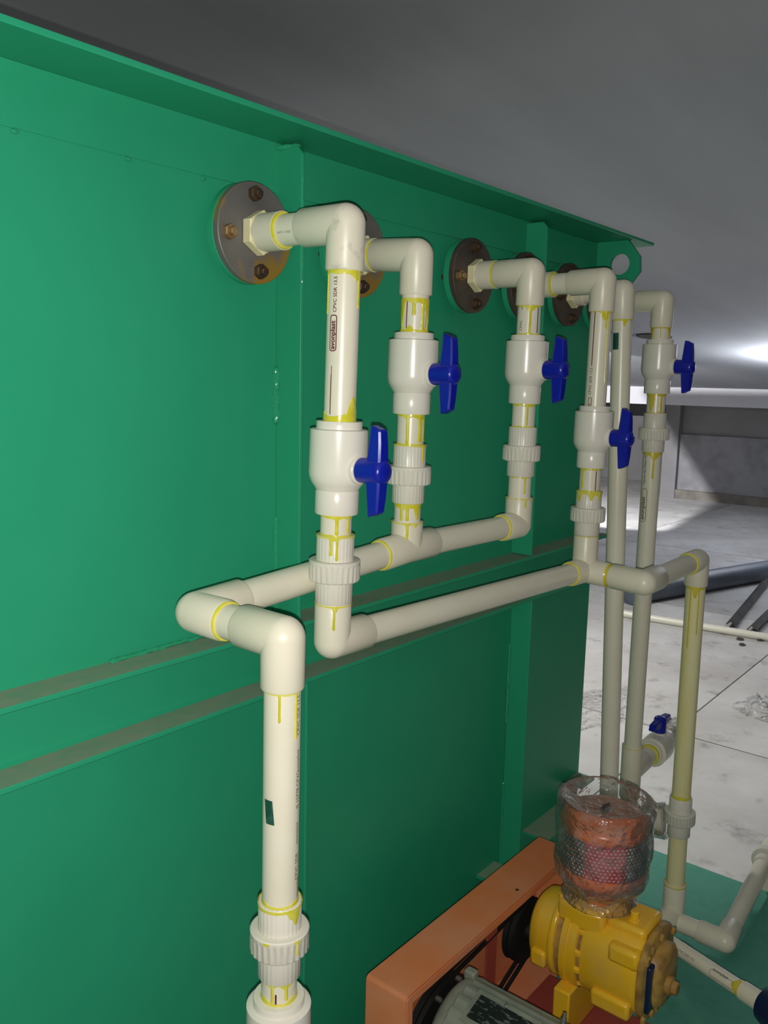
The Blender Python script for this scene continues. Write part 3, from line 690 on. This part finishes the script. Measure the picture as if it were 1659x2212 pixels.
# ------------------------------------------------------------------ orange belt guard
bgx0, bgx1, bgz = 1.205, 1.915, -1.176
gd = thing('belt_guard', 'orange sheet metal belt guard, long box with rounded edges', 'machine guard', V(1.56, -.20, -1.52))
def rrect(x0, x1, z0, z1, q, n=5):
    pts = []
    for cx0, cz0, b in ((x1 - q, z1 - q, 0), (x0 + q, z1 - q, pi/2), (x0 + q, z0 + q, pi), (x1 - q, z0 + q, 1.5*pi)):
        for k in range(n + 1): a = b + pi/2*k/n; pts.append((cx0 + q*math.cos(a), cz0 + q*math.sin(a)))
    return pts
def shell(x0, x1, z0, z1, y0, y1, q, th):
    o = rrect(x0, x1, z0, z1, q); i = rrect(x0 + th, x1 - th, z0 + th, z1 - th, max(q - th, .001)); rings = []
    for pts, y in ((i, y0 - .006), (i, y1), (o, y1), (o, y0 - .006), (rrect(x0 + .006, x1 - .006, z0 + .006, z1 - .006, q), y0)):
        rings.append([Vector((a, y, H + b)) for a, b in pts])
    m = M(); m.loft(rings, cap=False)
    m.add(rings[-1], [tuple(range(len(o)))]); m.add([Vector((a, y0 - .006, H + b)) for a, b in i], [tuple(range(len(i)))[::-1]])
    return m
build('guard_shell', shell(bgx0, bgx1, -1.50, bgz, -.150, -.256, .010, .003), 'orange', gd)
build('front_lip', M().prism([(bgx0 + .002, -1.49), (bgx0 + .020, -1.49), (bgx0 + .020, bgz - .020), (bgx1 - .003, bgz - .020), (bgx1 - .003, bgz - .003), (bgx0 + .006, bgz - .003), (bgx0 + .002, bgz - .007)], Vector((0, -.2585, H)), Vector((1, 0, 0)), Vector((0, 0, 1)), Vector((0, .0022, 0))), 'orange', gd, bevel=.0006)
build('guard_bracket', M().box((1.52, -.245, H - 1.49), (1.56, -.240, H - 1.20)), 'red_inside', gd)
build('screw', M().rev([(0, .004), (.0015, .004), (.0025, .002), (.0025, 0)], V(1.66, -.235, bgz), Vector((0, 0, 1)), 12), 'bolt_rust', gd)
# pulleys and belts inside the guard
dp = thing('drive_belt', 'black pulleys and belt inside the orange guard', 'belt drive', V(1.55, -.22, -1.48))
bm_, mm_ = V(1.70, -.2, -1.295), V(1.36, -.2, -1.365)
build('pulley', M().rev([(.02, 0), (.02, .075), (.028, .065), (.036, .075), (.044, .065), (.05, .075), (.05, .02), (.068, .02), (.068, 0)], bm_, Yd, 40), 'black', dp)
build('pulley', M().rev([(.02, 0), (.02, .125), (.028, .115), (.036, .125), (.044, .115), (.05, .125), (.05, .02), (.07, .02), (.07, 0)], mm_, Yd, 48), 'black', dp)
def belt(y):
    m = M(); r1, r2 = .076, .126; d = mm_ - bm_; a = math.atan2(d.z, d.x); L = math.hypot(d.x, d.z); be = math.acos((r1 - r2)/L); pts = []
    for k in range(17): t = a + be + (2*pi - 2*be)*k/16; pts.append((bm_.x + r1*math.cos(t), bm_.z + r1*math.sin(t)))
    for k in range(17): t = a - be + 2*be*k/16; pts.append((mm_.x + r2*math.cos(t), mm_.z + r2*math.sin(t)))
    vs = [];
    for x, z in pts:
        c = Vector((x, 0, z))
        for oy, s in ((y - .005, 1.0), (y + .005, 1.0)): vs.append(Vector((x, oy, z)))
        cen = Vector(((bm_.x + mm_.x)/2, 0, (bm_.z + mm_.z)/2)); inn = (c - cen); k2 = 1 - .008/max(inn.length, .01)
        for oy in (y + .004, y - .004): vs.append(Vector((cen.x + inn.x*k2, oy, cen.z + inn.z*k2)))
    n = len(pts); return m.add(vs, [(4*i + k, 4*((i + 1) % n) + k, 4*((i + 1) % n) + (k + 1) % 4, 4*i + (k + 1) % 4) for i in range(n) for k in range(4)])
build('belt', belt(-.228), 'black', dp); build('belt', belt(-.242), 'black', dp)
build('shaft_end', M().rev([(.066, .011), (.10, .011), (.10, 0)], bm_, Yd, 16), 'bright_steel', dp)

# ------------------------------------------------------------------ yellow rotary blower
bl = thing('rotary_blower', 'yellow cast iron rotary blower under the wrapped filter', 'blower', V(1.72, -.42, -1.52))
BX, BZ = 1.725, -1.268
def oval(y, hw, hh, e=2.3, cx0=BX, cz0=BZ, n=56):
    out = []
    for k in range(n):
        a = 2*pi*k/n; c, s = math.cos(a), math.sin(a)
        out.append(Vector((cx0 + hw*math.copysign(abs(c)**(2/e), c), y, H + cz0 + hh*math.copysign(abs(s)**(2/e), s))))
    return out
def drum(secs, e=2.3): return M().loft([oval(y, w_, h_, e) for y, w_, h_ in secs])
build('gear_cover', drum([(-.270, .055, .062), (-.273, .068, .075), (-.281, .076, .084), (-.300, .079, .088), (-.330, .080, .089)]), 'yellow', bl, sharp=50)
build('cover_flange', drum([(-.329, .086, .096), (-.331, .088, .098), (-.341, .088, .098), (-.343, .086, .096)]), 'yellow', bl, sharp=50)
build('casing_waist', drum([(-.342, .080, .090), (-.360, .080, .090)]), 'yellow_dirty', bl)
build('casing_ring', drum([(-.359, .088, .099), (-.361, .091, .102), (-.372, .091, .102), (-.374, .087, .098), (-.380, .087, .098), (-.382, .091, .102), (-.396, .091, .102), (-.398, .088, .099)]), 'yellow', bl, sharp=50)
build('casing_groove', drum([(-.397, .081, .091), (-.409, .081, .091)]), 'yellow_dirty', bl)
build('casing', drum([(-.408, .083, .093), (-.412, .085, .095), (-.524, .086, .096), (-.536, .083, .093), (-.541, .077, .087)], 2.5), 'yellow', bl, sharp=50)
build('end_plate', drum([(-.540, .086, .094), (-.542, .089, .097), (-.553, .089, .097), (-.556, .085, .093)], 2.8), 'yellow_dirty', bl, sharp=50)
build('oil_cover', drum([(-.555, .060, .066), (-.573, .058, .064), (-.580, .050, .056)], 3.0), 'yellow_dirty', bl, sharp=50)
build('sight_glass', M().box((BX - .072, -.566, H + BZ - .058), (BX - .012, -.553, H + BZ + .050)), 'dark_blue', bl, bevel=.004)
for k, (dx, dz) in enumerate(((-.072, .070), (-.080, .068), (-.078, -.068), (.0, -.084), (.075, -.055), (.0, .084), (.072, .062), (-.03, -.080), (-.05, .08))):
    build('bolt', M().rev([(0, .0085), (.007, .0085), (.008, .007), (.008, 0)], Vector((BX + dx, -.555, H + BZ + dz)), Yd, 6), 'yellow_dirty', bl, sharp=20)
build('sight_plug', M().rev([(0, .020), (.012, .020), (.014, .014), (.024, .014), (.026, .012), (.026, 0)], Vector((BX - .01, -.579, H + BZ - .012)), Yd, 20), 'yellow_dirty', bl)
# raised inlet saddle, pad and breather
def pad(poly, z0, z1, name, bev=.004, material='yellow'):
    m = M(); m.prism(poly, Vector((0, 0, H + z0)), Vector((1, 0, 0)), Vector((0, 1, 0)), Vector((0, 0, z1 - z0))); return build(name, m, material, bl, bevel=bev)
pad([(1.665, -.335), (1.80, -.335), (1.812, -.39), (1.80, -.450), (1.665, -.450), (1.655, -.40)], -1.205, -1.153, 'inlet_saddle', .010)
pad([(1.680, -.448), (1.785, -.448), (1.785, -.538), (1.680, -.538)], -1.215, -1.160, 'oil_pad', .010)
pad([(1.640, -.470), (1.69, -.470), (1.69, -.541), (1.640, -.541)], -1.235, -1.192, 'oil_pad_step', .010)
pad([(1.634, -.440), (1.68, -.440), (1.68, -.53), (1.634, -.53)], -1.352, -1.312, 'side_lug', .008)
pad([(1.640, -.285), (1.68, -.285), (1.68, -.325), (1.640, -.325)], -1.330, -1.288, 'side_lug', .008)
build('breather_plug', M().rev([(0, .0145), (.004, .0145), (.005, .010), (.019, .010), (.021, .008), (.021, 0)], V(1.712, -.500, -1.160), Vector((0, 0, 1)), 16), 'yellow', bl)
for x, y, z in ((1.675, -.342, -1.153), (1.790, -.345, -1.153), (1.672, -.440, -1.153), (1.788, -.442, -1.153)):
    build('bolt', M().rev([(0, .009), (.007, .009), (.0085, .007), (.0085, 0)], V(x, y, z), Vector((0, 0, 1)), 6), 'yellow', bl, sharp=20)
for a in (2.45, 2.95, 3.4, 3.95):
    build('bolt', M().rev([(0, .0075), (.010, .0075), (.0115, .006), (.0115, 0)], Vector((BX + .083*math.cos(a), -.398, H + BZ + .094*math.sin(a))), Yd, 6), 'yellow', bl, sharp=20)
for y in (-.378,): build('foot', M().box((BX - .10, y - .020, H - 1.4605), (BX + .10, y + .020, H - 1.345)), 'yellow', bl, bevel=.004)
bp_ = thing('machine_base', 'dark red painted base frame under motor and blower', 'base frame', V(1.5, -.45, -1.52))
build('base_plate', M().box((1.18, -.56, H - 1.4695), (1.80, -.262, H - 1.4605)), 'red_inside', bp_)
build('base_rail', M().box((1.18, -.56, H - 1.5215), (1.80, -.52, H - 1.4695)).box((1.18, -.31, H - 1.5215), (1.80, -.265, H - 1.4695)), 'red_inside', bp_)

# ------------------------------------------------------------------ filter on top of the blower, wrapped in film
FX, FY = 1.722, -.412
ft = thing('intake_filter', 'orange intake filter with perforated band, wrapped in clear plastic', 'air filter', V(FX, FY, -1.15))
FC = V(FX, FY, 0); ZU = Vector((0, 0, 1))
build('neck', M().rev([(-1.150, .034), (-1.120, .034), (-1.116, .030), (-1.098, .030)], FC, ZU, 32), 'orange_gloss', ft)
build('base_pan', M().rev([(-1.100, 0), (-1.100, .060), (-1.092, .086), (-1.078, .097), (-1.060, .099), (-1.056, .097)], FC, ZU, 64), 'orange_gloss', ft)
pf = build('perforated_band', M().rev([(-1.058, .0955), (-.968, .0955)], FC, ZU, 96), 'perforated', ft)
build('lid', M().rev([(-.974, .0965), (-.970, .099), (-.958, .0985), (-.950, .094), (-.944, .084), (-.940, .065), (-.938, .03), (-.937, 0)], FC, ZU, 64), 'orange_gloss', ft)
build('wing_nut', M().rev([(-.939, .012), (-.934, .012), (-.933, .006), (-.926, .006), (-.925, 0)], FC, ZU, 12).box((FX - .018, FY - .003, H - .935), (FX + .018, FY + .003, H - .928)), 'dark_steel', ft)
def fmod(i, t):
    a = 2*pi*i/144; c, q = math.cos(a), math.sin(a)
    return 1 + .045*noise.noise(Vector((c*2.6, q*2.6, t*16))) + .022*noise.noise(Vector((c*7, q*7, t*34 + c*4))) + .010*abs(noise.noise(Vector((c*14 + t*60, q*14, t*90))))
fp = [(-1.152, .070), (-1.144, .085), (-1.134, .074), (-1.124, .066), (-1.116, .076), (-1.106, .088), (-1.096, .097)] + [(-1.086 + .012*k, .1035 + .0008*k**.5) for k in range(14)] + [(-.922, .1075), (-.914, .107), (-.908, .1035), (-.905, .098), (-.909, .092), (-.918, .080), (-.926, .058), (-.928, .03), (-.929, 0)]
build('film_wrap', M().rev(fp, FC, ZU, 144, fmod), 'film', ft, sharp=180)

# ------------------------------------------------------------------ grey electric motor
mo = thing('electric_motor', 'grey green finned electric motor with black nameplate, cut off below', 'motor', V(1.36, -.45, -1.46))
MC = V(1.342, 0, -1.318); mr = .112
def mmod(i, t): return 1.0
build('end_bell', M().rev([(.268, 0), (.268, .05), (.272, .085), (.280, .104), (.290, .112), (.302, .1135), (.304, .108)], MC, Yd, 72), 'motor_grey', mo)
NF = 22
def fins(i, t):
    k = i % 10; return (1.0, 1.0, 1.0, .998, .985, .972, .970, .970, .972, .985)[k]
build('stator_housing', M().rev([(.303, .106), (.305, .1125), (.52, .1125), (.522, .106)], MC, Yd, NF*10, fins), 'motor_grey', mo, sharp=25)
build('rear_bell', M().rev([(.521, .106), (.523, .1135), (.535, .1135), (.560, .10), (.60, .095), (.60, 0)], MC, Yd, 64), 'motor_grey', mo)
for a in (.5, 1.25, 2.0, 2.9): build('bell_screw', M().rev([(.262, 0), (.262, .006), (.272, .006)], MC + Vector((math.cos(a)*.098, 0, math.sin(a)*.098)), Yd, 10), 'bright_steel', mo)
build('lug', M().box((1.375, -.302, H - 1.222), (1.395, -.276, H - 1.200)), 'motor_grey', mo, bevel=.004)
# nameplate lying on the fins
na = 1.85; nr = Vector((math.cos(na), 0, math.sin(na))); nu = Vector((-math.sin(na), 0, math.cos(na)))
def nplate(w0, w1, y0, y1, h): 
    m = M(); return m.prism([(w0, y0), (w1, y0), (w1, y1), (w0, y1)], MC + nr*.113, nu, Vector((0, 1, 0)), nr*h)
build('plate_backing', nplate(-.036, .040, -.475, -.335, .0022), 'motor_grey', mo)
npl = build('nameplate', nplate(-.026, .030, -.465, -.345, .0034), 'plate_black', mo)
build('plate_frame', nplate(-.030, -.026, -.469, -.341, .0042).prism([(.030, -.469), (.034, -.469), (.034, -.341), (.030, -.341)], MC + nr*.113, nu, Vector((0, 1, 0)), nr*.0042).prism([(-.026, -.345), (.030, -.345), (.030, -.341), (-.026, -.341)], MC + nr*.113, nu, Vector((0, 1, 0)), nr*.0042), 'motor_grey', npl)
for wv, yv in ((-.031, -.40), (.035, -.40)): build('plate_screw', M().rev([(0, .0038), (.003, .0038), (.004, .002), (.004, 0)], MC + nr*.1155 + nu*wv + Vector((0, yv, 0)), nr, 12), 'bright_steel', mo)
build('motor_foot', M().box((1.24, -.50, H - 1.4605), (1.44, -.32, H - 1.395)), 'motor_grey', mo, bevel=.004)
build('grease_nipple', M().rev([(.10, .006), (.125, .006), (.127, .004), (.135, .004), (.135, 0)], MC + Vector((0, -.50, 0)), Vector((.35, 0, .94)), 10), 'bright_steel', mo)

# ------------------------------------------------------------------ far things on the floor
g0, g1 = V(6.15, 1.40, -1.565), V(9.6, .30, -1.565); gdv = g1 - g0; gL = gdv.length
tag(build('drain_pipe', M().rev([(.02, .0), (.02, .078), (0, .078), (0, .085), (gL, .085), (gL, 0)], g0, gdv, 40), 'grey_pvc'), 'big dark grey drain pipe lying on the far floor', 'pipe')
w0, w1 = V(5.78, 1.30, -1.625), V(6.02, -.75, -1.625)
tag(build('loose_pipe', M().rev([(0, 0), (0, .025), ((w1 - w0).length, .025), ((w1 - w0).length, 0)], w0, w1 - w0, 24), 'white_pvc'), 'white plastic pipe lying loose across the bright floor', 'pipe')
def angle_bar(a, b, s, rollv):
    d = (b - a); T, e1, e2 = frame(d); c, q = math.cos(rollv), math.sin(rollv); u = e1*c + e2*q; v = e2*c - e1*q
    pts = [(0, 0), (s, 0), (s, s*.14), (s*.14, s*.14), (s*.14, s), (0, s)]
    return M().prism(pts, a, u, v, d)
for k, (a, b, s, rv, lab) in enumerate(((V(6.02, .60, -1.590), V(7.6, .80, -1.585), .045, 2.3, 'leftmost dark steel angle bar resting on the white loose pipe'),
                                        (V(6.00, .46, -1.588), V(7.5, .56, -1.580), .050, 2.5, 'middle dark steel angle bar resting on the white loose pipe'),
                                        (V(6.02, .32, -1.590), V(7.4, .34, -1.585), .045, 2.2, 'rightmost dark steel angle bar, cut off by the picture edge'))):
    tag(build('angle_bar', angle_bar(a, b, s, rv), 'dark_steel'), lab, 'steel bar', 'dark steel bars on the white pipe')
def crumple(cx0, cy0, sx, sy, h, seed, n=18):
    m = M(); vs = []
    for i in range(n + 1):
        for j in range(n + 1):
            u, v = i/n*2 - 1, j/n*2 - 1; q = max(abs(u), abs(v)); h_ = math.hypot(u, v) or 1; u, v = u*q/h_, v*q/h_; rr = q
            k = 1 + .45*noise.noise(Vector((u/(q + .01)*1.7 + seed, v/(q + .01)*1.7, seed*2.))) if q else 1
            z = h*(1 - rr*rr*.8)*(.55 + .9*abs(noise.noise(Vector((u*2.3 + seed, v*2.3, seed))))) + .25*h*noise.noise(Vector((u*7, v*7, seed)))
            vs.append(Vector((cx0 + u*sx*k, cy0 + v*sy*k, max(.003, z))))
    return m.add(vs, [(i*(n + 1) + j, (i + 1)*(n + 1) + j, (i + 1)*(n + 1) + j + 1, i*(n + 1) + j + 1) for i in range(n) for j in range(n)])
tag(build('plastic_sheet', crumple(4.55, -.03, .17, .13, .09, 3), 'film_sheet', sharp=180), 'crumpled clear plastic sheet on the floor at the right edge', 'plastic sheet', 'crumpled plastic on the floor')
tag(build('plastic_sheet', crumple(4.0, .66, .42, .16, .025, 8), 'film_sheet', sharp=180), 'thin clear plastic sheet on the floor beside the tank end', 'plastic sheet', 'crumpled plastic on the floor')
for k, (x, y, s) in enumerate(((5.80, .47, .028), (5.68, .42, .025), (5.88, .36, .03))):
    tag(build('rubble_chip', crumple(x, y, s, s*.8, .02, 20 + k, 6), 'dark_steel'), ('dark chip of debris just under the white loose pipe', 'small dark chip of debris nearest the camera below the steel bars', 'dark chip of debris at the right below the steel bars')[k], 'debris', 'dark chips by the steel bars')
# dark plate and wires under the soffit
fx, fy = 7.9, 2.05; nrm = Vector((-.0995, 0, -.995))
cfx = thing('ceiling_plate', 'thin dark plate hanging under the ceiling behind the farthest valve', 'fixture', V(fx, fy, cz(fx) - .06))
build('plate', M().rev([(.0, .05), (.004, .16), (.010, .16), (.014, 0)], V(fx, fy, cz(fx)), nrm, 32), 'dark_steel', cfx)
for k in range(2):
    a, b_ = V(7.6, 2.3, cz(7.6) - .01), V(6.2 + .3*k, 3.0, cz(6.3) - .10 - .05*k); pts = [a.lerp(b_, q/8) - Vector((0, 0, .06*math.sin(pi*q/8))) for q in range(9)]
    build('wire', M().tube(pts, .005, 6), 'black', cfx)

# ------------------------------------------------------------------ the lamps of the room
la = thing('floodlight', 'hooded floodlight hanging under the ceiling, hidden behind the tank', 'lamp', LAMP_A - Vector((0, 0, .12)))
aimA = (Vector((12.0, 3.2, .35)) - LAMP_A).normalized()
build('hood', M().rev([(-.12, 0), (-.12, .03), (-.06, .05), (.05, .085), (.05, .082), (-.055, .046), (-.11, .028), (-.11, 0)], LAMP_A, aimA, 32), 'dark_steel', la)
build('cord', M().tube([LAMP_A - aimA*.09, Vector((LAMP_A.x - .09, LAMP_A.y, H + cz(LAMP_A.x) - .012))], .004, 6), 'black', la)
# unseen board added to keep the floodlight off the far right wall and floor
def away(t, s): return LAMP_A + (Vector(t) - LAMP_A).normalized()*s
bc = [away((12.6, 4.10, H - .05), .42), away((12.6, 2.90, .0), .42), away((8.8, 2.33, 0), .42), away((7.2, 2.05, 0), .42), away((6.2, 1.9, 0), .46), away((5.0, -1.0, 0), .55), away((8.0, -6.0, .3), .55), away((12.7, -6., H + .1), .55)]
cen = sum(bc, Vector())/8; bcv = bc + [cen]; th = [p + (p - LAMP_A).normalized()*.012 for p in bcv]
build('light_blocker', M().add(bcv + th, [(i, (i + 1) % 8, 8) for i in range(8)] + [(9 + (i + 1) % 8, 9 + i, 17) for i in range(8)] + [(i, i + 9, (i + 1) % 8 + 9, (i + 1) % 8) for i in range(8)]), 'dark_steel', la)
lc = thing('pendant_lamp', 'hooded pendant lamp over the bright floor, hidden behind the tank', 'lamp', LAMP_C - Vector((0, 0, .05)))
build('hood', M().rev([(.10, 0), (.10, .03), (.06, .05), (-.03, .135), (-.035, .135), (.055, .052), (.09, .03), (.09, 0)], LAMP_C, Vector((0, 0, 1)), 40), 'dark_steel', lc)
build('cord', M().tube([LAMP_C + Vector((0, 0, .095)), Vector((LAMP_C.x, LAMP_C.y, H + cz(LAMP_C.x) - .001))], .004, 6), 'black', lc)
lb = thing('tray_lamp', 'ceiling tray lamp just outside the right edge, throwing light upward', 'lamp', LAMP_B)
build('tray', M().box((9.00, -.30, LAMP_B.z), (9.40, 1.16, LAMP_B.z + .03)), 'paint_white', lb)
for x, y in ((9.02, -.28), (9.38, -.28), (9.02, 1.14), (9.38, 1.14)): build('hanger', M().tube([Vector((x, y, LAMP_B.z + .02)), Vector((x, y, H + cz(x) - .001))], .004, 6), 'bright_steel', lb)
for o in bpy.data.objects:
    if '_o' in o: del o['_o']
